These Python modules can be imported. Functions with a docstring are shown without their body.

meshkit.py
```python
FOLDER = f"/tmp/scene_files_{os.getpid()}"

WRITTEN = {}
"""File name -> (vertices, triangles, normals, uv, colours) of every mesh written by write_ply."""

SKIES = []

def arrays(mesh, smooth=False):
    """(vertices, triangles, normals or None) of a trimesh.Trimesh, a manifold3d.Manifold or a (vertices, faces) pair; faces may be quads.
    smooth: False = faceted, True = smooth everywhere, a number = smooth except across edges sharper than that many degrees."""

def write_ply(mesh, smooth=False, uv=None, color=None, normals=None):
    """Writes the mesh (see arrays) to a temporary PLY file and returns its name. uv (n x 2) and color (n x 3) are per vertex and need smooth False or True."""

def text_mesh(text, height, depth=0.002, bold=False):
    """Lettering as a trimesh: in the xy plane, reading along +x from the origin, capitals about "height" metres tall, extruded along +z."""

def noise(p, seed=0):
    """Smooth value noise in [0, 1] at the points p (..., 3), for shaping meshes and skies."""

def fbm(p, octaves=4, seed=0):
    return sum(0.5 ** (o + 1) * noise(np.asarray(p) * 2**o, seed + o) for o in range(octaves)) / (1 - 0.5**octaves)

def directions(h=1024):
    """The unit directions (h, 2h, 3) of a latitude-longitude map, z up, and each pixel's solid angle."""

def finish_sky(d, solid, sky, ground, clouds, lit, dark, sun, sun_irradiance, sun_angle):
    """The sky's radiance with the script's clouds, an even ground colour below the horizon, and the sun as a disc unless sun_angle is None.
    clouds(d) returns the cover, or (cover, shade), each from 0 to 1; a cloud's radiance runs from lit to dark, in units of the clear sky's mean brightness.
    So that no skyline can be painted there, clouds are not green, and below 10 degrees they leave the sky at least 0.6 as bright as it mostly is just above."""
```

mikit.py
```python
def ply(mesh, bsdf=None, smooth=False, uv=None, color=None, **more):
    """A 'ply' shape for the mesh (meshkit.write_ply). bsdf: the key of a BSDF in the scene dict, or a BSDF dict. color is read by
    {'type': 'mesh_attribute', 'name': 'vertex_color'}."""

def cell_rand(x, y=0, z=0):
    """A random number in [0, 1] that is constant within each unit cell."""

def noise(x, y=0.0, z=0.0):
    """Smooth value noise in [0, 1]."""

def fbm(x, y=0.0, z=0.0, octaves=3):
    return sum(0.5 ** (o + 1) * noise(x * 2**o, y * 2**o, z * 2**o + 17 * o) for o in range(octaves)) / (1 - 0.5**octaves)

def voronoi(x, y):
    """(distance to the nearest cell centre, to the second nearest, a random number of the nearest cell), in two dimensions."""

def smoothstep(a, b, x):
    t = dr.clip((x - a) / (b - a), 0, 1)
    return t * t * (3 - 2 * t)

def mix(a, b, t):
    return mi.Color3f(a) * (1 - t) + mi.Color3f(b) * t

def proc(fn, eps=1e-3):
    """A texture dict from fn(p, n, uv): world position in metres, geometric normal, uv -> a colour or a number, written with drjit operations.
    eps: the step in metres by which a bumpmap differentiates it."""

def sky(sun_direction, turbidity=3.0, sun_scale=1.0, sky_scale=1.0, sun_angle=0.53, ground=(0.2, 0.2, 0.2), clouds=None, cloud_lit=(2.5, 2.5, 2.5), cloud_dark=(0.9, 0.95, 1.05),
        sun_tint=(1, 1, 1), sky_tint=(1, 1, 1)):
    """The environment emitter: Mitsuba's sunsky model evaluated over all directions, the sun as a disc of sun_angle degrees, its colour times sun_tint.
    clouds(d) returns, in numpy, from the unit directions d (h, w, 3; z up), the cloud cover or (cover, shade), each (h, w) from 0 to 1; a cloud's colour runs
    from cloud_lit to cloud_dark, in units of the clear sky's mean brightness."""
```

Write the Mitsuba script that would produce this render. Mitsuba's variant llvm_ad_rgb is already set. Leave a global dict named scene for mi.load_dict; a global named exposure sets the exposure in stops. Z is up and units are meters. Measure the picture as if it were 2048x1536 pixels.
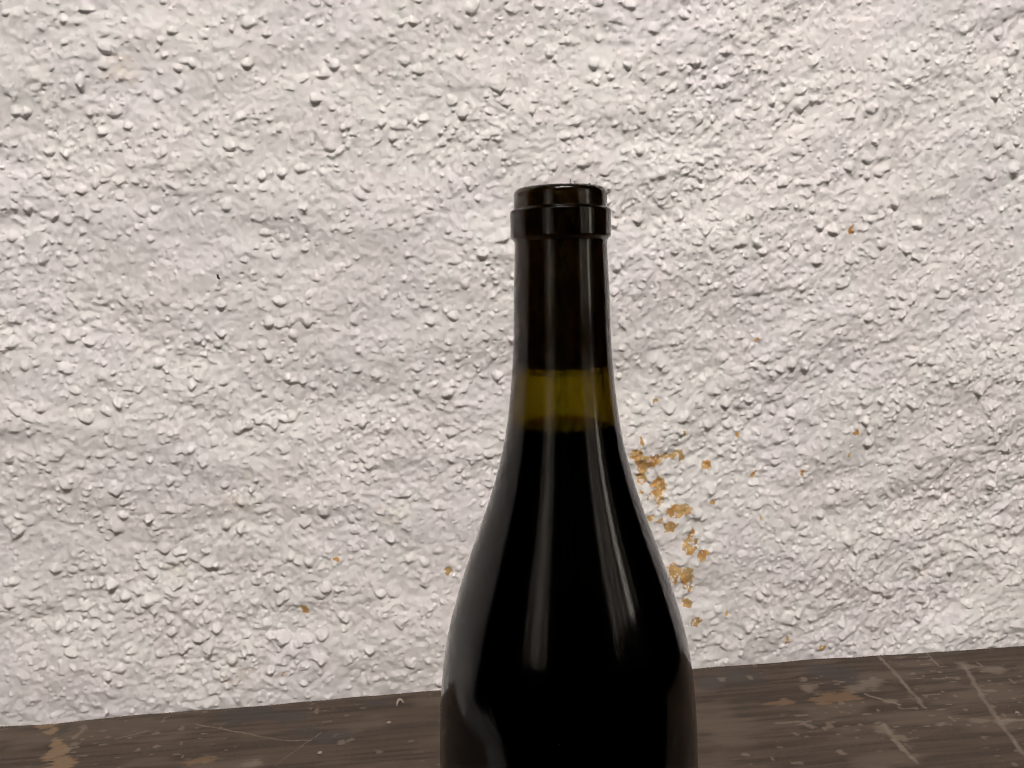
import math
import numpy as np
import trimesh
import drjit as dr
import mitsuba as mi
import mikit
from scipy import ndimage
from scipy.interpolate import PchipInterpolator

T = mi.ScalarTransform4f
scene, labels = {}, {}

# ------------------------------------------------------------------ camera
# world: the bottle stands on the table top (z = 0) at the origin, x runs along the wall, y into the wall, metres
EYE = np.array([-0.03877, -0.2196, 0.269])
FWD, UP = np.array([0.10548, 0.98489, -0.13735]), np.array([0.03718, 0.13412, 0.99027])
scene['camera'] = {'type': 'perspective', 'fov': 68.65, 'fov_axis': 'x', 'near_clip': 0.01, 'far_clip': 30.0,
                   'to_world': T().look_at(origin=EYE.tolist(), target=(EYE + FWD).tolist(), up=UP.tolist())}

# ------------------------------------------------------------------ light
# an evening room: a row of four frosted globes hangs high behind the camera; two unseen glow panels added behind the camera give fill and the glass streaks
exposure = 0.0
LAMP_AT = np.array([0.02, -1.25, 2.25])
BULB_R, BULB_L = 0.11, np.array([1.0, 0.945, 0.905]) * 146.0


def emit(rgb):
    return {'type': 'area', 'radiance': {'type': 'rgb', 'value': [float(v) for v in rgb]}}


def put(key, mesh, bsdf, smooth=False, **more):
    scene[key] = mikit.ply(mesh, bsdf, smooth=smooth, **more)
    return key


def tag(key, label=None, category=None, group=None, kind=None):
    d = {k: v for k, v in dict(label=label, category=category, group=group, kind=kind).items() if v}
    labels[key] = d


def box(x0, x1, y0, y1, z0, z1):
    m = trimesh.creation.box(extents=[x1 - x0, y1 - y0, z1 - z0])
    m.apply_translation([(x0 + x1) / 2, (y0 + y1) / 2, (z0 + z1) / 2])
    return m


def rgb(*v):
    return {'type': 'rgb', 'value': list(v)}


scene['bulb_glass'] = {'type': 'diffuse', 'reflectance': rgb(0.6, 0.6, 0.55)}
scene['dark_metal'] = {'type': 'principled', 'base_color': rgb(0.03, 0.03, 0.03), 'roughness': 0.5, 'metallic': 0.6}
scene['brown_paint'] = {'type': 'roughplastic', 'diffuse_reflectance': rgb(0.18, 0.12, 0.07), 'alpha': 0.3}

labels['pendant_lamp'] = {'label': 'pendant lamp with a row of four frosted globes hanging high in front of the wall', 'category': 'lamp'}
put('pendant_lamp__bar', box(LAMP_AT[0] - 0.49, LAMP_AT[0] + 0.49, LAMP_AT[1] - 0.008, LAMP_AT[1] + 0.008, LAMP_AT[2] + 0.145, LAMP_AT[2] + 0.16), 'dark_metal')
put('pendant_lamp__cord', trimesh.creation.cylinder(0.003, segment=[LAMP_AT + [0, 0, 0.16], LAMP_AT + [0, 0, 0.9]]), 'dark_metal')
for k, dx in enumerate((-0.465, -0.155, 0.155, 0.465)):
    bulb = trimesh.creation.icosphere(subdivisions=3, radius=BULB_R)
    bulb.apply_translation(LAMP_AT + [dx, 0, 0])
    put('pendant_lamp__bulb' + ('_%03d' % k if k else ''), bulb, 'bulb_glass', smooth=True, emitter=emit(BULB_L))
    put('pendant_lamp__socket' + ('_%03d' % k if k else ''), trimesh.creation.cylinder(0.008, segment=[LAMP_AT + [dx, 0, 0.105], LAMP_AT + [dx, 0, 0.146]]), 'dark_metal')


def glow_panel(key, centre_deg, dist, panes, z0, z1, label):
    """An added, unseen panel of glowing panes facing the bottle, for its streaks and fill; panes: (left, right, radiance) across it in metres; centre_deg: its bearing from +y, positive to +x."""
    a = math.radians(centre_deg)
    c = np.array([math.sin(a), math.cos(a)]) * dist
    right = np.array([math.cos(a), -math.sin(a)])
    m = np.eye(4)
    m[:2, 0], m[:2, 1], m[:2, 3] = right, np.array([math.sin(a), math.cos(a)]), c       # local x across, y away from the bottle
    labels[key] = {'label': label, 'category': 'glazed door'}
    n = 0
    edges = sorted({round(e, 4) for p in panes for e in p[:2]})
    for j, (l, r, rad, *top) in enumerate(panes):
        h1, h0 = top[0] if top else z1, z0
        q = trimesh.Trimesh([[l, 0, h0], [r, 0, h0], [r, 0, h1], [l, 0, h1]], [[0, 1, 2], [0, 2, 3]], process=False)
        put(key + '__pane' + ('_%03d' % j if j else ''), q.apply_transform(m), 'bulb_glass', emitter=emit(np.array([1.0, 0.93, 0.80]) * rad))
    bars = [box(e - 0.012, e + 0.012, -0.012, 0.02, z0 - 0.03, z1 + 0.03) for e in edges]
    bars += [box(edges[0] + 0.012, edges[-1] - 0.012, -0.012, 0.02, z, z + 0.03) for z in (z0 - 0.03, z1)]
    for j, b in enumerate(bars):
        put(key + '__frame' + ('_%03d' % j if j else ''), b.apply_transform(m), 'brown_paint')


glow_panel('added_glow_panel', 126, 1.5, [(-0.42, -0.37, 0.6), (-0.23, -0.06, 2.3, 0.85), (0.03, 0.15, 0.35), (0.18, 0.30, 0.22), (0.33, 0.50, 0.30)], 0.27, 1.25, 'added unseen panel of narrow glowing panes right behind the camera, for the right streak in the bottle')
glow_panel('added_glow_panel_001', -138, 1.6, [(-0.40, -0.30, 0.22), (-0.25, 0.04, 0.30), (0.12, 0.20, 0.24)], 0.27, 1.3, 'added unseen dim glowing panel left behind the camera, for the left streak in the bottle')

# ------------------------------------------------------------------ plaster wall: one rough, dabbed sheet with every bump in relief
# prominent lumps as (x, z, radius), bare patches and stains as (x, z, half width, half height), all in tenths of a millimetre on the wall
BUMPS = """-2394,4213,29 -2281,4276,39 -2246,4272,32 -2699,4241,29 -1804,4165,41 -1885,4108,28 -2210,3964,38 -2346,3844,35 -1715,3988,41 -1793,3955,34 -1398,3985,40 -1926,3791,34
-1801,3860,41 -2665,3708,50 -2721,3709,36 -2255,3599,38 -2208,3543,27 -2553,3492,39 -2475,3481,31 -2106,3632,34 -1933,3477,44 -2591,3358,42 -2402,3271,48 -2316,3300,41 -2190,3221,31
-2714,3167,39 -2562,3130,35 -2000,3152,37 -1771,3139,30 -1582,3162,65 -1422,3222,29 -1120,3149,32 -1367,3005,42 -961,3929,49 -904,3975,43 -1162,3849,30 -1018,3789,72 -944,3505,71
-1132,3390,45 -1245,3357,39 -1365,3341,39 -1277,4152,30 -1041,4245,27 -2037,2977,30 -2417,3029,31 -2813,3006,50 148,4136,36 84,4113,20 403,4063,60 -484,4003,49 -406,3951,42 -143,4056,36
-153,4212,36 -422,4229,40 681,4003,47 891,3995,44 696,3884,30 306,3791,59 512,4136,34 983,3726,44 1268,3768,34 894,4347,48 715,4356,31 1250,4288,46 1304,4021,45 1113,3958,34 -381,3673,39
-133,3704,71 22,3715,32 280,3718,23 386,3724,23 -232,3562,39 -269,3533,38 -6,3567,35 105,3443,29 486,3569,65 961,3480,47 585,3399,33 418,3378,29 737,3350,43 562,3656,49 -234,3316,25
-124,3295,29 -790,3219,48 -571,3563,64 -769,3106,22 -609,3054,25 -506,3033,28 -260,2996,28 752,3251,39 952,3059,43 806,3023,39 1007,2904,39 2168,3902,40 1843,3778,43 1542,3892,45 2784,4109,59
1336,4013,45 1381,4005,38 2361,3697,48 2177,2993,61 2261,2957,54 2351,3367,48 2224,3298,36 2157,3268,36 2543,3521,34 2576,3330,45 2634,3353,41 2694,3128,45 3551,3520,41 -1811,2360,66
-1670,2402,49 -1376,2460,45 -1320,2447,48 -1257,2456,45 -1146,2461,51 -1308,2589,45 -1079,2727,38 -1660,2575,39 -2185,2068,31 -1600,1798,60 -1545,1820,46 -1483,1841,43 -1432,1829,43
-1381,1828,46 -1335,1841,42 -1285,1856,46 -1273,2095,55 -1195,2089,45 -2383,1954,45 -2301,1994,45 -2052,2227,54 -1433,2323,52 -1235,2376,45 -1397,2233,36 -1696,2330,30 -2652,2867,45
-2830,2518,57 -2873,2374,46 -2210,2660,41 -2546,2396,42 -1759,1727,54 -2043,1487,55 -1719,1447,34 -1867,2161,30 -1865,2085,53 -2957,1673,40 -2538,2074,35 -2742,1971,53 -846,2275,32
-862,2152,45 -244,2464,41 -421,2552,38 -385,2434,69 -319,2194,29 -495,2016,48 -582,2028,29 -258,2037,25 -858,1913,32 -778,1908,35 -709,1569,29 -809,1525,46 -916,1510,36 -272,1611,29
-32,1554,42 -46,1405,43 -237,1390,36 -692,1743,45 36,2069,54 2781,2821,53 2151,2768,50 2366,2761,44 3016,2571,39 2665,2531,53 2768,2388,42 3489,2560,65 2526,2386,45 2344,2355,36 2286,2048,44
2007,2096,46 2102,2069,47 1395,2001,44 1222,1947,34 1562,1845,38 2873,1772,58 2649,1815,53 2500,1864,37 2017,1749,54 1897,1762,36 2566,1521,46 1917,1412,51 2958,1360,55 2758,1376,39
3361,1857,49 2533,1682,45 2364,1230,38 3537,1167,42 -2030,1023,42 -2121,1043,57 -2445,839,51 -1727,1175,82 -1646,1145,48 -2049,1299,38 -2185,1251,35 -2655,1500,57 -2103,489,66 -2117,580,62
-1828,502,65 -1960,436,51 -2243,706,73 -2372,749,73 -2299,659,48 -1931,695,64 -2730,405,50 -2444,277,49 -2521,238,46 -2072,228,56 -2051,375,81 -1906,332,59 -1503,424,79 -1433,377,57
-1259,383,53 -1159,399,53 -1752,274,66 -1565,802,49 -1624,1335,81 -1517,1330,54 -2926,1435,33 -2944,1315,30 -1341,944,48 -1228,906,55 -2678,939,37 -3012,1271,48 -2056,805,46 -2207,880,54
1867,488,57 1813,470,45 2998,1121,52 2457,829,54 3210,709,58 2696,450,65 3430,284,65 3050,197,59 2109,307,62 1746,239,54 2446,196,52 1530,164,53 2267,1018,45 3551,761,60 2989,610,49
-946,1178,60 -699,1026,50 -1128,717,55 -779,661,62 -576,880,44 -1012,503,56 -659,442,56 -486,703,44 -1187,237,50 -862,282,53 -606,153,47 -1509,191,44"""
CHIPS = """943,1518,47,34 1031,1470,92,44 987,1431,34,41 980,1353,34,48 1164,1494,58,24 1222,1518,24,21 1260,1496,17,31 1097,1285,52,76 1111,1209,24,48 980,1254,14,14 1232,1122,91,45
1178,1007,49,35 1112,1049,28,17 1043,1077,24,21 1315,872,46,71 1404,799,36,40 1331,962,18,21 1204,695,50,61 1296,653,47,58 1209,616,14,29 1325,568,15,29 1272,569,11,11 1298,455,37,26
1363,327,33,30 1434,1423,38,28 1656,1628,18,18 1764,1344,18,18 1472,1164,21,18 1814,1033,11,15 1279,1645,17,10 977,1605,13,30 1074,1872,20,13 2382,2964,22,29 2475,1598,19,23 2112,1340,15,15
-329,790,27,27 -1054,913,24,17 -1272,585,25,25 -1293,604,14,14 2041,124,20,24 2310,36,24,16 1760,2268,17,10 1314,2490,10,10 -1431,160,15,15 1039,1244,10,14 1025,1213,10,10 1581,377,15,22
2445,1453,11,11"""
STAINS = """-1577,1535,47,53 -659,1207,166,73 -1730,188,166,92 -2046,895,106,89 2468,555,47,39 3068,552,83,50 1594,456,26,22 -1649,1329,152,102 -2129,3962,139,104 -2800,-90,4,4"""

WALL_Y = 0.2575
rows = lambda s: np.array([[float(v) for v in t.split(',')] for t in s.split()]) * 1e-4
BUMPS, CHIPS, STAINS = rows(BUMPS), rows(CHIPS), rows(STAINS)
rng = np.random.default_rng(11)
STEP = 0.0006
X0, X1, Z0, Z1 = -0.345, 0.435, -0.03, 0.475
gx, gz = np.arange(X0, X1, STEP), np.arange(Z0, Z1, STEP)
NX, NZ = len(gx), len(gz)
GX, GZ = np.meshgrid(gx, gz)                                           # rows run upwards


def lattice(u, v, seed):
    """Smooth noise of unit variance at (u, v), one cell per unit."""
    r = np.random.default_rng(seed).standard_normal((256, 256))
    return ndimage.map_coordinates(r, [v, u], order=3, mode='grid-wrap', prefilter=False) * 1.6


# the trowel dragged down to the right on the left, up to the right on the right
slope = lambda x: np.interp(x, [-0.35, -0.05, 0.1, 0.4], [-0.12, 0.06, 0.25, 0.40])
drag = np.concatenate([[0], np.cumsum(slope((gx[1:] + gx[:-1]) / 2) * STEP)])[None, :]
along, across = GX, GZ - drag
wob = lattice(GX / 0.03, GZ / 0.03, 3) * 0.006
relief = 0.0017 * lattice(along / 0.080, across / 0.050, 4) + 0.0010 * lattice((along + wob) / 0.030, (across + wob) / 0.014, 5)
# where the mortar is heavily dabbed and where it was smoothed
rough = np.clip(0.74 + 0.34 * lattice(GX / 0.055, across / 0.040, 6) + 0.20 * np.clip((GX - 0.02) / 0.3, -0.5, 1), 0.30, 1.35)
left = np.clip((0.05 - GX) / 0.25, 0, 1)
ledge = lambda a, b, seed, k: np.tanh(k * lattice((along + wob) / a, (across + wob) / b, seed))
folds = ledge(0.0105, 0.0080, 7, 1.2)
relief += rough * (0.00042 * folds - 0.00028 * np.abs(lattice((along - wob) / 0.017, (across + wob) / 0.0085, 8)))
relief += 0.00055 * ledge(0.032, 0.024, 13, 1.6) * np.clip(rough, 0.5, 1)
relief += rough * 0.00030 * ledge(0.0050, 0.0042, 9, 1.4)
relief += rough * 0.00022 * lattice((along + wob) / 0.0024, (across + wob) / 0.0021, 10) + 0.00014 * lattice(GX / 0.0014, GZ / 0.0014, 12) + 0.00034 * np.clip(lattice(GX / 0.0034, GZ / 0.0030, 14), -0.3, 3)


ripx, ripz = lattice(GX / 0.0042, GZ / 0.0042, 21), lattice(GX / 0.0042, GZ / 0.0042, 22)
rip2 = lattice(GX / 0.0019, GZ / 0.0019, 23)


def dab(x, z, r, h, stretch=1.0, tilt=0.0, tail=1.5, skew=0.0):
    """One lump of mortar pressed on to the relief, sagging: it swells slowly from above and breaks off steeply on its lower side; ragged outline."""
    n = int(r * max(stretch, tail) * 1.4 / STEP) + 2
    i, j = int((x - X0) / STEP), int((z - Z0) / STEP)
    a, b, c, d = max(i - n, 0), min(i + n + 1, NX), max(j - n, 0), min(j + n + 1, NZ)
    if a >= b or c >= d:
        return
    w = (slice(c, d), slice(a, b))
    u, v = GX[w] - x + 0.14 * r * ripx[w] + 0.05 * r * rip2[w], GZ[w] - z + 0.14 * r * ripz[w] - 0.07 * r * rip2[w]
    ct, st = math.cos(tilt), math.sin(tilt)
    p, q = (u * ct + v * st) / (r * stretch), (v * ct - u * st) / r
    q = q + skew * p * p
    q = np.where(q > 0, q / tail, q * 1.2)
    s = np.clip(1 - (p * p + q * q), 0, 1)
    relief[w] += h * s ** (0.72 + 0.58 * np.clip(1.2 * q + 0.35, 0, 1)) * np.clip(s * 5, 0, 1)


# many small grains, mostly a millimetre or two across, then the larger lumps
COUNT = 21000
xs, zs = rng.uniform(X0, X1, COUNT), rng.uniform(Z0, Z1, COUNT)
rs = 0.00078 * (1 - rng.random(COUNT)) ** -0.36
for x, z, r in zip(xs, zs, np.minimum(rs, 0.0036)):
    i, j = int((x - X0) / STEP), int((z - Z0) / STEP)
    k = rough[min(j, NZ - 1), min(i, NX - 1)]
    if rng.random() > (0.25 + 0.75 * k * k) * (0.90 if r < 0.002 else 0.45):
        continue
    t = math.atan(float(slope(x)))
    dab(x, z, r, r * (rng.uniform(0.42, 0.90) if r < 0.0016 else rng.uniform(0.26, 0.62)), 1 + rng.random() ** 2 * 0.8, t + rng.normal(0, 0.4), rng.uniform(1.1, 2.3), rng.uniform(-0.5, 0.3))
for x, z, u in zip(rng.uniform(X0, X1, 2600), rng.uniform(Z0, Z1, 2600), rng.random(2600)):
    i, j = min(int((x - X0) / STEP), NX - 1), min(int((z - Z0) / STEP), NZ - 1)
    if rng.random() < 0.25 + 0.6 * rough[j, i]:
        r = 0.0014 + 0.0020 * u ** 2
        dab(x, z, r, r * rng.uniform(0.16, 0.38), rng.uniform(1.0, 1.9), math.atan(float(slope(x))) + rng.normal(0, 0.45), rng.uniform(1.1, 2.2), rng.uniform(-0.5, 0.3))
for x, z, r in BUMPS:
    r = 0.62 * min(r, 0.0046)
    dab(x, z + 0.05 * r, r, r * rng.uniform(0.50, 0.85), rng.uniform(1.0, 1.6), math.atan(float(slope(x))) * 0.6 + rng.normal(0, 0.35), rng.uniform(1.1, 2.3), rng.uniform(-0.4, 0.2))
# pinholes
for x, z in zip(rng.uniform(X0, X1, 1300), rng.uniform(Z0, Z1, 1300)):
    dab(x, z, 0.0006 + 0.0007 * rng.random() ** 2, -0.0012, 1.2, 0, 1.0)
# the paint has flaked off the bare patches: a shallow step
for x, z, a, b in CHIPS:
    w = (slice(max(int((z - 1.3 * b - Z0) / STEP), 0), int((z + 1.3 * b - Z0) / STEP) + 2), slice(int((x - 1.3 * a - X0) / STEP), int((x + 1.3 * a - X0) / STEP) + 2))
    relief[w] -= 0.00035 * np.clip(2.5 - 2.5 * np.hypot((GX[w] - x) / a, (GZ[w] - z) / b), 0, 1)
relief = ndimage.gaussian_filter(relief, 0.5)
sag = relief - ndimage.gaussian_filter(relief, 9)
# beyond the near part, the same wall in coarse steps
ox = np.concatenate([np.linspace(-3.6, X0 - 0.01, 60), gx, np.linspace(X1 + 0.01, 0.69, 40)])
oz = np.concatenate([np.linspace(-0.40, Z0 - 0.01, 14), gz, np.linspace(Z1 + 0.01, 2.0, 60)])
far = np.pad(relief, ((14, 60), (60, 40)), mode='edge')
sagp = np.pad(sag, ((14, 60), (60, 40)))
OX, OZ = np.meshgrid(ox, oz)
fade = np.clip(np.minimum(np.minimum(OX - X0, X1 - OX), np.minimum(OZ - Z0, Z1 - OZ)) / 0.004, 0, 1)
far = 0.90 * far * fade
added_bend = np.clip(OX - 0.53, 0, 0.1599)                                 # unseen bend added to the wall so its reflection in the glass fades softly
V = np.stack([OX, WALL_Y - far + 0.16 - np.sqrt(0.16 ** 2 - added_bend ** 2), OZ - 0.60 * np.clip(sagp, 0, None) * fade], -1).reshape(-1, 3)
W = len(ox)
a = (np.arange(len(oz) - 1)[:, None] * W + np.arange(W - 1)[None, :]).ravel()
F = np.vstack([np.stack([a, a + 1, a + W + 1], 1), np.stack([a, a + W + 1, a + W], 1)])

noise, fbm, smoothstep, mix = mikit.noise, mikit.fbm, mikit.smoothstep, mikit.mix


def blot(x, z, table):
    """Distance field of a union of ellipses: 0 at a centre, 1 on the outline."""
    d = mi.Float(9)
    for cx, cz, a, b in table:
        d = dr.minimum(d, dr.square((x - float(cx)) / float(a)) + dr.square((z - float(cz)) / float(b)))
    return dr.sqrt(d)


def wall_colour(p, n, uv):
    x, z = p.x, p.z
    paint = mi.Color3f(0.815, 0.775, 0.755)
    a, b = fbm(x * 22 + 5, z * 26, 1.0, 3), fbm(x * 30, z * 34 + 9, 2.0, 3)
    paint = mix(paint, mi.Color3f(0.795, 0.750, 0.755), 0.6 * smoothstep(0.46, 0.66, a))           # rosy and greenish casts of old limewash coats
    paint = mix(paint, mi.Color3f(0.790, 0.785, 0.750), 0.6 * smoothstep(0.48, 0.66, b))
    s = blot(x + 0.010 * (noise(x * 120, z * 120, 3.0) - 0.5), z + 0.010 * (noise(x * 120, z * 120, 8.0) - 0.5), STAINS)
    grain = noise(x * 500, z * 500, 1.0)
    paint = mix(paint, mi.Color3f(0.70, 0.61, 0.50), 0.40 * smoothstep(1.0, 0.45, s) * smoothstep(0.25, 0.75, grain))
    wx = 0.0042 * (fbm(x * 330, z * 330, 4.0, 3) - 0.5)
    wz = 0.0042 * (fbm(x * 330, z * 330, 11.0, 3) - 0.5)
    c = blot(x + wx, z + wz, CHIPS)
    bare = smoothstep(1.14, 0.90, c + 0.42 * (noise(x * 700, z * 700, 5.0) - 0.5))
    bare = bare * (1 - 0.7 * smoothstep(0.74, 0.82, noise(x * 620, z * 620, 14.0)))
    t = fbm(x * 160, z * 160, 6.0, 3)
    ochre = mix(mi.Color3f(0.62, 0.41, 0.18), mi.Color3f(0.57, 0.31, 0.11), smoothstep(0.35, 0.68, t))
    ochre = mix(ochre, mi.Color3f(0.44, 0.33, 0.17), 0.6 * smoothstep(0.55, 0.75, fbm(x * 90, z * 90, 21.0, 2)))
    return mix(paint, ochre * (0.8 + 0.35 * grain), bare)


scene['limewash'] = {'type': 'twosided', 'bsdf': {'type': 'diffuse', 'reflectance': mikit.proc(wall_colour)}}
put('plaster_wall', (V, F), 'limewash', smooth=True)
tag('plaster_wall', 'rough whitewashed plaster wall with lumps and flaked ochre patches behind the bottle', 'wall')

# ------------------------------------------------------------------ old wooden table
rows_mm = lambda s: np.array([[float(v) for v in t.split(',')] for t in s.split()]) * 1e-3
TAN = rows_mm("-285.8,245.4,7.0,6.3 -281.0,238.4,5.1,4.9 -266.0,217.2,6.0,8.9 -271.5,225.3,4.3,5.2 -256.9,205.5,7.7,6.4 -259.3,197.8,8.7,7.2")
DARK = rows_mm("-272.6,239.8,5.1,6.1 -161.3,238.1,22.4,10.4 -135.6,232.7,12.7,7.9 -107.6,206.5,13.6,7.6 160.8,237.1,20.0,11.8 137.9,232.2,13.2,9.5 220.8,232.6,15.0,12.3 228.9,228.1,11.6,13.5 -123.8,216.5,9.2,4.3 -83.4,240.9,9.8,5.9")
GREY = rows_mm("""-261.7,237.7,2.5,3.6 -259.9,223.6,2.8,2.3 -261.5,232.4,1.9,4.8 -275.1,229.3,1.9,2.4 238.2,214.0,9.7,6.6 229.1,210.4,9.0,5.2 245.8,217.8,6.5,3.4 198.3,215.0,5.1,5.7 199.6,226.1,3.0,2.7
242.0,195.4,5.0,3.1 146.9,234.7,3.0,2.6 166.4,233.7,1.7,2.6 165.7,182.0,6.6,2.2 175.1,181.7,4.8,1.6 178.7,176.4,4.1,2.1 220.1,166.3,5.8,4.3 225.4,157.7,3.4,4.2 319.2,225.0,10.7,3.0 332.8,219.0,9.2,4.5 317.7,228.0,6.0,4.6
128.7,154.7,1.4,1.9 184.0,150.9,2.8,2.4 -119.4,237.5,1.6,4.6 -99.6,200.4,2.7,2.5 -78.4,190.1,2.3,1.9 -59.8,195.1,2.4,1.5 -95.4,202.2,1.8,2.0 -149.6,186.5,6.3,3.8 -195.7,251.7,2.6,1.9 -190.8,245.3,1.9,1.8
296.3,165.4,8.8,3.0 281.7,167.6,7.1,2.4 257.4,167.5,4.7,2.3 220.2,174.0,4.1,2.2""")
ORANGE = rows_mm("208.0,203.4,13.2,5.5 198.8,201.9,10.6,4.8 217.4,205.0,9.5,4.4 172.6,202.9,12.5,3.0 -179.4,195.3,11.7,3.9")
# scratches as (width, points), millimetres on the table top
SCRATCHES = [(1.5, [(268, 253), (265, 226), (258, 185)]), (0.9, [(304, 251), (300, 231)]), (1.7, [(317, 227), (301, 190), (293, 166), (283, 136)]), (2.0, [(223, 171), (220, 152), (220, 137)]),
             (0.55, [(-193, 233), (-163, 220), (-137, 208), (-119, 205)]), (0.4, [(-237, 223), (-219, 230)]), (1.2, [(231, 203), (245, 190)]), (0.3, [(-135, 184), (-114, 213)]), (1.0, [(293, 166), (310, 164)])]


def near_scratch(x, y):
    d = mi.Float(9)
    for w, pts in SCRATCHES:
        for (ax, ay), (bx, by) in zip(pts[:-1], pts[1:]):
            ax_, ay_, vx, vy = ax * 1e-3, ay * 1e-3, (bx - ax) * 1e-3, (by - ay) * 1e-3
            t = dr.clip(((x - ax_) * vx + (y - ay_) * vy) / (vx * vx + vy * vy), 0, 1)
            d = dr.minimum(d, dr.hypot(x - ax_ - vx * t, y - ay_ - vy * t) / (w * 1e-3))
    return d


def grain_of(p):
    y = p.y + 0.0035 * fbm(p.x * 9, p.y * 20, 3.0, 2)
    return fbm(p.x * 14, y * 420, p.z * 300, 4), fbm(p.x * 30 + 3, y * 1300, p.z * 900, 2)


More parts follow.
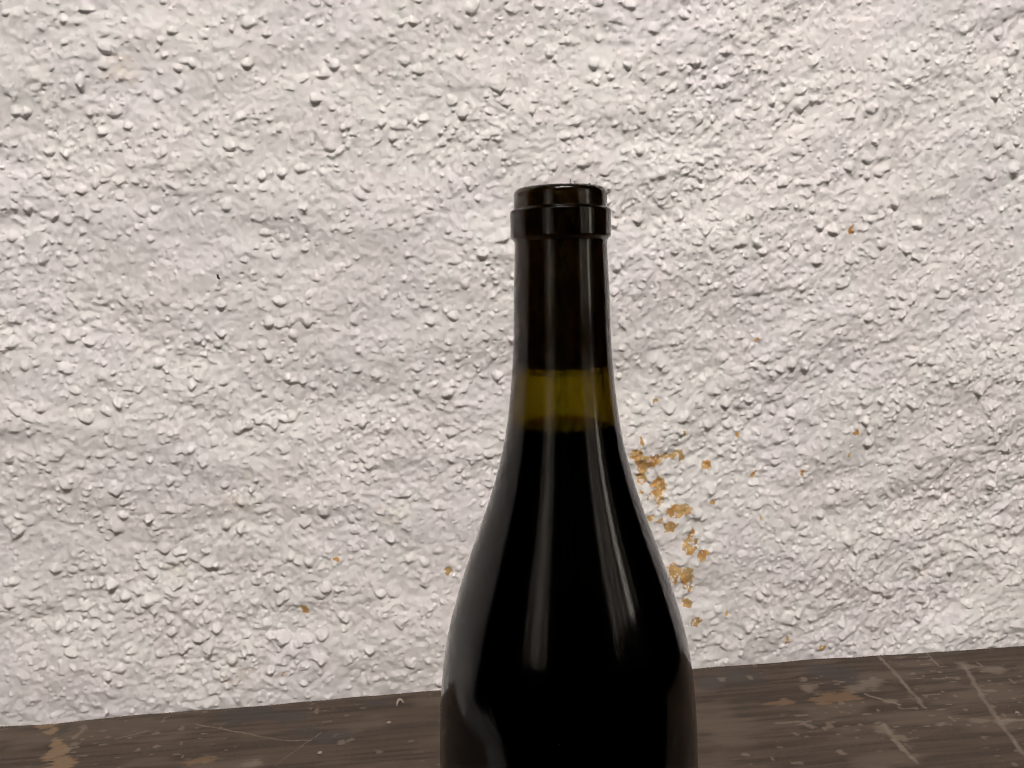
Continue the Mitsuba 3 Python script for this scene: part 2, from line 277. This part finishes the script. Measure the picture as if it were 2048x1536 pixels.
def wood_colour(p, n, uv):
    x, y = p.x, p.y
    g, fine = grain_of(p)
    c = mix(mi.Color3f(0.040, 0.027, 0.019), mi.Color3f(0.060, 0.041, 0.029), smoothstep(0.30, 0.72, g))
    c = c * (0.78 + 0.26 * fine + 0.18 * noise(x * 900, y * 1400, 3.0))
    c = mix(c, mi.Color3f(0.105, 0.076, 0.055), 0.55 * smoothstep(0.47, 0.72, fbm(x * 24, y * 85, 5.0, 3)))              # rubbed thin
    wx, wy = 0.009 * (fbm(x * 130, y * 170, 2.0, 3) - 0.5), 0.009 * (fbm(x * 130, y * 170, 7.0, 3) - 0.5)
    streak = 0.6 * (noise(x * 60, y * 900, 1.0) - 0.5)
    c = mix(c, mi.Color3f(0.042, 0.036, 0.034), 0.70 * smoothstep(1.20, 0.50, blot(x + wx, y + wy, DARK) + 0.4 * streak))
    c = mix(c, mi.Color3f(0.200, 0.130, 0.074), 0.72 * smoothstep(1.15, 0.65, blot(x + wx, y + wy, TAN) + streak))
    c = mix(c, mi.Color3f(0.160, 0.095, 0.050), 0.60 * smoothstep(1.10, 0.55, blot(x + wx, y + wy, ORANGE) + 1.3 * streak))
    c = mix(c, mi.Color3f(0.150, 0.117, 0.091), 0.65 * smoothstep(1.25, 0.45, blot(x + 0.6 * wx, y + 0.6 * wy, GREY) + streak))
    s = near_scratch(x + 0.25 * wx, y + 0.25 * wy) + 1.1 * (fbm(x * 260, y * 420, 9.0, 2) - 0.5)
    c = mix(c, mi.Color3f(0.170, 0.135, 0.107), (0.30 + 0.55 * fbm(x * 90, y * 90, 17.0, 2)) * smoothstep(1.35, 0.20, s))
    flecks = smoothstep(0.80, 0.88, noise(x * 210, y * 420, 31.0)) * smoothstep(0.45, 0.70, noise(x * 28, y * 28, 12.0))
    return mix(c, mi.Color3f(0.165, 0.13, 0.10), 0.5 * flecks)


def wood_rough(p, n, uv):
    return 0.48 + 0.25 * fbm(p.x * 40, p.y * 160, 1.0, 3)


def wood_height(p, n, uv):
    g, fine = grain_of(p)
    s = near_scratch(p.x, p.y)
    return 0.00022 * g + 0.00010 * fine - 0.00016 * smoothstep(1.0, 0.3, s)


scene['old_wood'] = {'type': 'twosided', 'bsdf': {'type': 'bumpmap', 'scale': 1.0, 'arbitrary': mikit.proc(wood_height, eps=3e-4), 'bsdf': {
    'type': 'principled', 'base_color': mikit.proc(wood_colour), 'roughness': mikit.proc(wood_rough), 'specular': 0.35}}}
tx = np.unique(np.concatenate([np.arange(-0.345, 0.42, 0.003), np.linspace(0.42, 0.48, 5)]))
back = np.interp(tx, [-1.0, -0.36, -0.330, -0.290, -0.240, -0.169, -0.090, 0.085, 0.216, 0.30, 0.35, 0.85], [0.2515, 0.2515, 0.2520, 0.2475, 0.2500, 0.2492, 0.2515, 0.2528, 0.2525, 0.2505, 0.2475, 0.2475])
back = 0.3 * 0.2508 + 0.7 * ndimage.gaussian_filter1d(back, 4) + 0.0004 * (np.interp(tx * 60 % 64, np.arange(65), np.random.default_rng(5).standard_normal(65)))
# cross-section of the slab, from its front lower edge over the top to the back lower edge: (how far towards the back, height)
sec = [(0.0, -0.042), (0.0, -0.005), (0.0015, -0.0015), (0.005, 0.0)] + [(0.005 + (t ** 0.6) * 0.9, 0.0) for t in np.linspace(0.02, 1, 60)]
depth_front = -0.075
prof = []
for k, t in enumerate(np.linspace(0, 1, 160)):
    prof.append(t)
prof = np.array(prof) ** 0.55
top_y = depth_front + (back[:, None] - depth_front) * prof[None, :]
ripple = 0.00022 * lattice(tx[:, None] / 0.05 + 0 * top_y, top_y / 0.006, 31) + 0.0003 * lattice(tx[:, None] / 0.11 + 0 * top_y, top_y / 0.05, 32)
away = np.clip((np.hypot(tx[:, None], top_y) - 0.045) / 0.03, 0, 1)
top_z = ripple * away
edge_in = np.minimum(top_y - depth_front, back[:, None] - top_y)
top_z = top_z - 0.0016 * np.clip(1 - edge_in / 0.0022, 0, 1) ** 2
P = np.concatenate([np.stack([tx, np.full_like(tx, depth_front), np.full_like(tx, -0.042)], -1)[:, None], np.stack([np.broadcast_to(tx[:, None], top_y.shape), top_y, top_z], -1),
                    np.stack([tx, back + 0.0004, np.full_like(tx, -0.042)], -1)[:, None]], 1)
nr, nc = P.shape[:2]
a = (np.arange(nr - 1)[:, None] * nc + np.arange(nc - 1)[None, :]).ravel()
faces = [np.stack([a, a + nc, a + nc + 1], 1), np.stack([a, a + nc + 1, a + 1], 1)]
b = np.arange(nr - 1) * nc                                              # underside
faces += [np.stack([b, b + nc - 1, b + 2 * nc - 1], 1), np.stack([b, b + 2 * nc - 1, b + nc], 1)]
ends = [np.stack([np.zeros(nc - 2, int), np.arange(1, nc - 1), np.arange(2, nc)], 1), (nr - 1) * nc + np.stack([np.zeros(nc - 2, int), np.arange(2, nc), np.arange(1, nc - 1)], 1)]
put('wooden_table', (P.reshape(-1, 3), np.vstack(faces + ends)), 'old_wood', smooth=35)
tag('wooden_table', 'dark brown wooden table top, scratched and worn, standing against the white wall', 'table')

# ------------------------------------------------------------------ wine bottle: dark olive glass, cork, red wine
mm = lambda pts: np.array(pts, float) * 1e-3
OUT = [(12.0, 270.0), (13.69, 272.3)]
sil = np.array([(13.47, 278.2), (13.55, 275.5), (13.70, 272.3), (13.97, 266.6), (14.22, 258), (14.53, 249.5), (15.07, 241.9), (15.83, 234.3), (16.85, 226.6), (17.85, 221), (19.85, 212.4), (22.5, 203.7),
                (25.5, 195), (28.7, 186.3), (31.75, 177.7), (34.45, 168.9), (36.1, 163.3), (37.98, 154.4), (39.26, 145.3), (40.08, 136), (40.55, 126.9), (40.8, 118), (40.9, 108), (40.9, 60), (40.9, 14)])
side = PchipInterpolator(sil[::-1, 1], sil[::-1, 0])
zz = np.concatenate([np.linspace(278.2, 262, 30), np.linspace(261.5, 110, 190), np.linspace(105, 14, 20)])
rr = ndimage.gaussian_filter1d(side(zz), 2.0, mode='nearest')


def arc(cx, cz, r, a0, a1, n):
    t = np.radians(np.linspace(a0, a1, n))
    return [(cx + r * math.cos(k), cz + r * math.sin(k)) for k in t]


lip = [(11.45, 294.5)] + arc(11.7, 294.6, 0.25, 180, 95, 5) + [(11.75 + 1.7 * math.cos(t), 292.8 + 2.05 * math.sin(t)) for t in np.radians(np.linspace(88, 0, 18))] + [(13.47, 291.5), (13.5, 289.5)] + arc(13.9, 289.35, 0.4, 180, 250, 5)[1:] \
    + arc(13.75, 288.1, 0.85, 75, 0, 8) + [(14.62, 286.0), (14.62, 283.0)] + arc(13.75, 281.35, 0.85, 0, -72, 8) + arc(14.0, 279.75, 0.5, 110, 180, 6)
outer = mm(lip + list(zip(rr, zz)) + arc(36.9, 10, 4.0, 0, -90, 10) + [(31.5, 6.0)] + [(31.5 * math.cos(t) , 6.0 + 26 * math.sin(t)) for t in np.radians(np.linspace(8, 89.9, 20))])
outer[:, 1] -= 0.006
outer[:, 1] = np.where(outer[:, 1] > 0.03, outer[:, 1] + 0.006 * np.clip((outer[:, 1] - 0.03) / 0.04, 0, 1), outer[:, 1])


def bore(z):                                                            # inside radius, millimetres, at the height z
    wall = np.interp(z, [14, 60, 150, 190, 215, 235, 250], [4.5, 3.4, 3.2, 3.4, 3.4, 3.3, 3.15])
    return np.where(z > 242, 11.45, side(np.clip(z, 14, 278)) - wall)


LEVEL = 226.0
CORK0, CORK1 = 243.2, 294.5
zi = np.linspace(CORK0, LEVEL, 50)
ri = bore(zi)
inner_air = mm(list(zip(ri, zi)))
zw = np.linspace(LEVEL, 20, 160)
rw = ndimage.gaussian_filter1d(bore(zw), 2.0, mode='nearest')
rw[0] = ri[-1]
wine_side = mm(list(zip(rw, zw)) + [(r, 18 + 22 * math.sqrt(max(0.0, 1 - (r / 37.0) ** 2))) for r in np.linspace(36, 0.02, 20)])


def lathe(profile, n=256, wave=0.0):
    """Surface of revolution about z; the profile runs so that its left-hand side (going down: outwards) is the outside."""
    ang = np.arange(n) * 2 * np.pi / n
    rad = np.broadcast_to(profile[:, 0, None], (len(profile), n)).copy()
    if wave:                                                            # blown glass is never quite round
        rad += wave * (lattice(np.broadcast_to(ang * 256 / (2 * np.pi) / 16, rad.shape) * 1.0, np.broadcast_to(profile[:, 1, None] / 0.022, rad.shape), 41) * np.clip(rad / 0.02, 0.3, 1.0)
                       + 0.3 * np.cos(2 * ang + 1.0)) * (rad > 0.0125)
    v = np.stack([rad * np.cos(ang), rad * np.sin(ang), np.broadcast_to(profile[:, 1, None], (len(profile), n))], -1).reshape(-1, 3)
    i, j = np.meshgrid(np.arange(len(profile) - 1), np.arange(n), indexing='ij')
    q = np.stack([i * n + j, (i + 1) * n + j, (i + 1) * n + (j + 1) % n, i * n + (j + 1) % n], -1).reshape(-1, 4)
    return v, np.vstack([q[:, [0, 1, 2]], q[:, [0, 2, 3]]])


def medium(rgb3):
    top = float(max(rgb3))
    return {'type': 'homogeneous', 'albedo': rgb(0.0, 0.0, 0.0), 'sigma_t': rgb(*[float(v) / top for v in rgb3]), 'scale': top}


scene['olive_glass_body'] = medium((262.0, 318.0, 880.0))
scene['red_wine_body'] = medium((420.0, 1500.0, 1700.0))
scene['bottle_glass'] = {'type': 'roughdielectric', 'distribution': 'ggx', 'alpha': 0.013, 'int_ior': 1.52, 'ext_ior': 1.0}      # a film of dust and smears softens what it mirrors
scene['wine_under_glass'] = {'type': 'dielectric', 'int_ior': 1.345, 'ext_ior': 1.52}
scene['wine_open'] = {'type': 'dielectric', 'int_ior': 1.345, 'ext_ior': 1.0}
ref = lambda k: {'type': 'ref', 'id': k}

# the glass: outer face from the lip to the foot; inner face only where air stands behind it (the cork and the wine lie against the rest)
lo, li = lathe(outer, wave=0.00004), lathe(inner_air[::-1])
put('wine_bottle__glass', (np.vstack([lo[0], li[0]]), np.vstack([lo[1], li[1] + len(lo[0])])), 'bottle_glass', smooth=True, interior=ref('olive_glass_body'))
put('wine_bottle__wine', lathe(wine_side), 'wine_under_glass', smooth=True, interior=ref('red_wine_body'), exterior=ref('olive_glass_body'))
r0 = ri[-1] * 1e-3
men = np.array([(1e-5, 0.0), (r0 * 0.5, 0.0), (r0 - 0.0022, 0.00002), (r0 - 0.0012, 0.00015), (r0 - 0.0005, 0.00045), (r0, 0.0011)])
men[:, 1] += LEVEL * 1e-3 - 0.0011
put('wine_bottle__wine__surface', lathe(men), 'wine_open', smooth=True, interior=ref('red_wine_body'))


def cork_colour(p, n, uv):
    k = fbm(p.x * 260, p.y * 260, p.z * 150, 3)
    c = mix(mi.Color3f(0.48, 0.29, 0.16), mi.Color3f(0.33, 0.18, 0.10), smoothstep(0.35, 0.65, k))
    pores = smoothstep(0.66, 0.74, noise(p.x * 420, p.y * 420, p.z * 260))
    return mix(c, mi.Color3f(0.07, 0.04, 0.025), pores)


scene['cork_stuff'] = {'type': 'diffuse', 'reflectance': mikit.proc(cork_colour)}
cork = mm([(0.01, CORK0 + 0.0), (10.9, CORK0), (11.45, CORK0 + 0.02), (11.45, 256), (11.45, 280), (11.45, CORK1), (10.8, CORK1 + 0.05), (0.01, CORK1 + 0.1)])[::-1]
put('wine_bottle__cork', lathe(cork, 256), 'cork_stuff', smooth=40)
labels['wine_bottle'] = {'label': 'dark olive green glass wine bottle, corked and filled with red wine to its neck', 'category': 'bottle'}
tag('wine_bottle__wine', 'nearly black red wine filling the bottle up to the lower neck')
tag('wine_bottle__cork', 'brown cork seen dimly through the dark neck')

# ------------------------------------------------------------------ added unseen stool, placed for the pale band it mirrors into the bottle's flank
scene['added_stool_pale'] = {'type': 'diffuse', 'reflectance': rgb(0.22, 0.22, 0.215)}
seat = trimesh.creation.icosphere(subdivisions=4, radius=1.0)
seat.vertices = np.sign(seat.vertices) * np.abs(seat.vertices) ** 0.35 * [0.36, 0.30, 0.03] + [-0.74, -0.06, -0.24]
labels['added_stool'] = {'label': 'added pale stool left of the wooden table, out of view, placed for its reflection in the bottle', 'category': 'added_stool'}
put('added_stool__seat', seat, 'added_stool_pale', smooth=True)
for k, (x, y) in enumerate([(-1.02, -0.29), (-0.46, -0.29), (-1.02, 0.17), (-0.46, 0.17)]):
    put('added_stool__leg' + ('_%03d' % k if k else ''), trimesh.creation.cylinder(0.015, segment=[[x, y, -0.26], [x, y, -0.75]], sections=16), 'brown_paint')

# ------------------------------------------------------------------ small things
scene['pale_flake'] = {'type': 'twosided', 'bsdf': {'type': 'diffuse', 'reflectance': rgb(0.30, 0.255, 0.215)}}
scene['dark_fibre'] = {'type': 'diffuse', 'reflectance': rgb(0.02, 0.018, 0.016)}


def ribbon(points, width, lift):
    """A thin curled sliver along the points, with a thickness."""
    p = np.array(points, float)
    t = np.gradient(p, axis=0)
    s = np.cross(t, [0, 0, 1.0])
    s /= np.linalg.norm(s, axis=1, keepdims=True)
    w = width * np.sin(np.linspace(0.35, np.pi - 0.35, len(p)))[:, None]
    up = np.array([0, 0, lift])
    ring = np.stack([p - s * w, p - s * w + up, p + s * w + up, p + s * w], 1)
    v, f = ring.reshape(-1, 3), []
    for i in range(len(p) - 1):
        for j in range(4):
            a, b = i * 4 + j, i * 4 + (j + 1) % 4
            f += [[a, b, b + 4], [a, b + 4, a + 4]]
    e = (len(p) - 1) * 4
    f += [[0, 2, 1], [0, 3, 2], [e, e + 1, e + 2], [e, e + 2, e + 3]]
    return v, np.array(f)


t = np.linspace(0, 1, 14)
curl = np.stack([-0.0690 + 0.0042 * t ** 1.5, 0.2335 + 0.004 * np.sin(t * 2.6), 0.0006 + 0.0022 * np.sin(t * 3.0)], -1)
put('paint_flake', ribbon(curl, 0.0008, 0.0003), 'pale_flake')
tag('paint_flake', 'curled pale paint flake lying on the table just left of the bottle', 'paint flake')


def crumb(seed, at, size):
    m = trimesh.creation.icosphere(subdivisions=2, radius=size)
    r = np.random.default_rng(seed)
    m.vertices *= 1 + 0.25 * r.standard_normal((len(m.vertices), 1))
    m.vertices *= [1.3, 1.0, 0.6]
    m.apply_translation([at[0], at[1], size * 0.45])
    return m


for k, (x, y, s, where) in enumerate([(-73.2, 216.4, 0.9, 'tiny pale crumb on the table just below the curled paint flake'), (-111.4, 191.6, 1.0, 'pale crumb on the table near the bottom edge, left of the bottle'),
                                      (309, 171, 0.8, 'tiny white crumb on the table beside the long scratch at far right')]):
    key = 'crumb' + ('_%03d' % k if k else '')
    put(key, crumb(k, (x * 1e-3, y * 1e-3), s * 1e-3), 'pale_flake')
    tag(key, where, 'crumb', 'crumbs of plaster on the table')


def fibre(points, r):
    p = [np.array(q, float) for q in points]
    return trimesh.util.concatenate([trimesh.creation.cylinder(r, segment=[a, b], sections=6) for a, b in zip(p[:-1], p[1:])])


top = 0.2949
for k, (pts, r, where) in enumerate([([(0.0010, -0.0108, top - 0.0002), (0.0009, -0.0106, top + 0.0005), (0.0012, -0.0104, top + 0.0011)], 0.00011, 'short dark fibre standing on the middle of the bottle lip'),
                                     ([(0.0092, -0.0060, top - 0.0001), (0.0093, -0.0060, top + 0.0009)], 0.00010, 'short dark fibre standing on the right of the bottle lip'),
                                     ([(0.0065, -0.0085, top - 0.0001), (0.0068, -0.0080, top + 0.00035), (0.0073, -0.0078, top + 0.0003)], 0.00012, 'speck of dark lint on the bottle lip between two standing fibres')]):
    key = 'fibre' + ('_%03d' % k if k else '')
    put(key, fibre(pts, r), 'dark_fibre')
    tag(key, where, 'fibre', 'fibres on the bottle lip')
put('bristle', fibre([(-0.1650, WALL_Y, 0.2738), (-0.1650, WALL_Y - 0.0030, 0.2742), (-0.1651, WALL_Y - 0.0034, 0.2763)], 0.00055), 'dark_fibre')
tag('bristle', 'tiny black bristle stuck in the wall plaster left of the bottle neck', 'bristle')
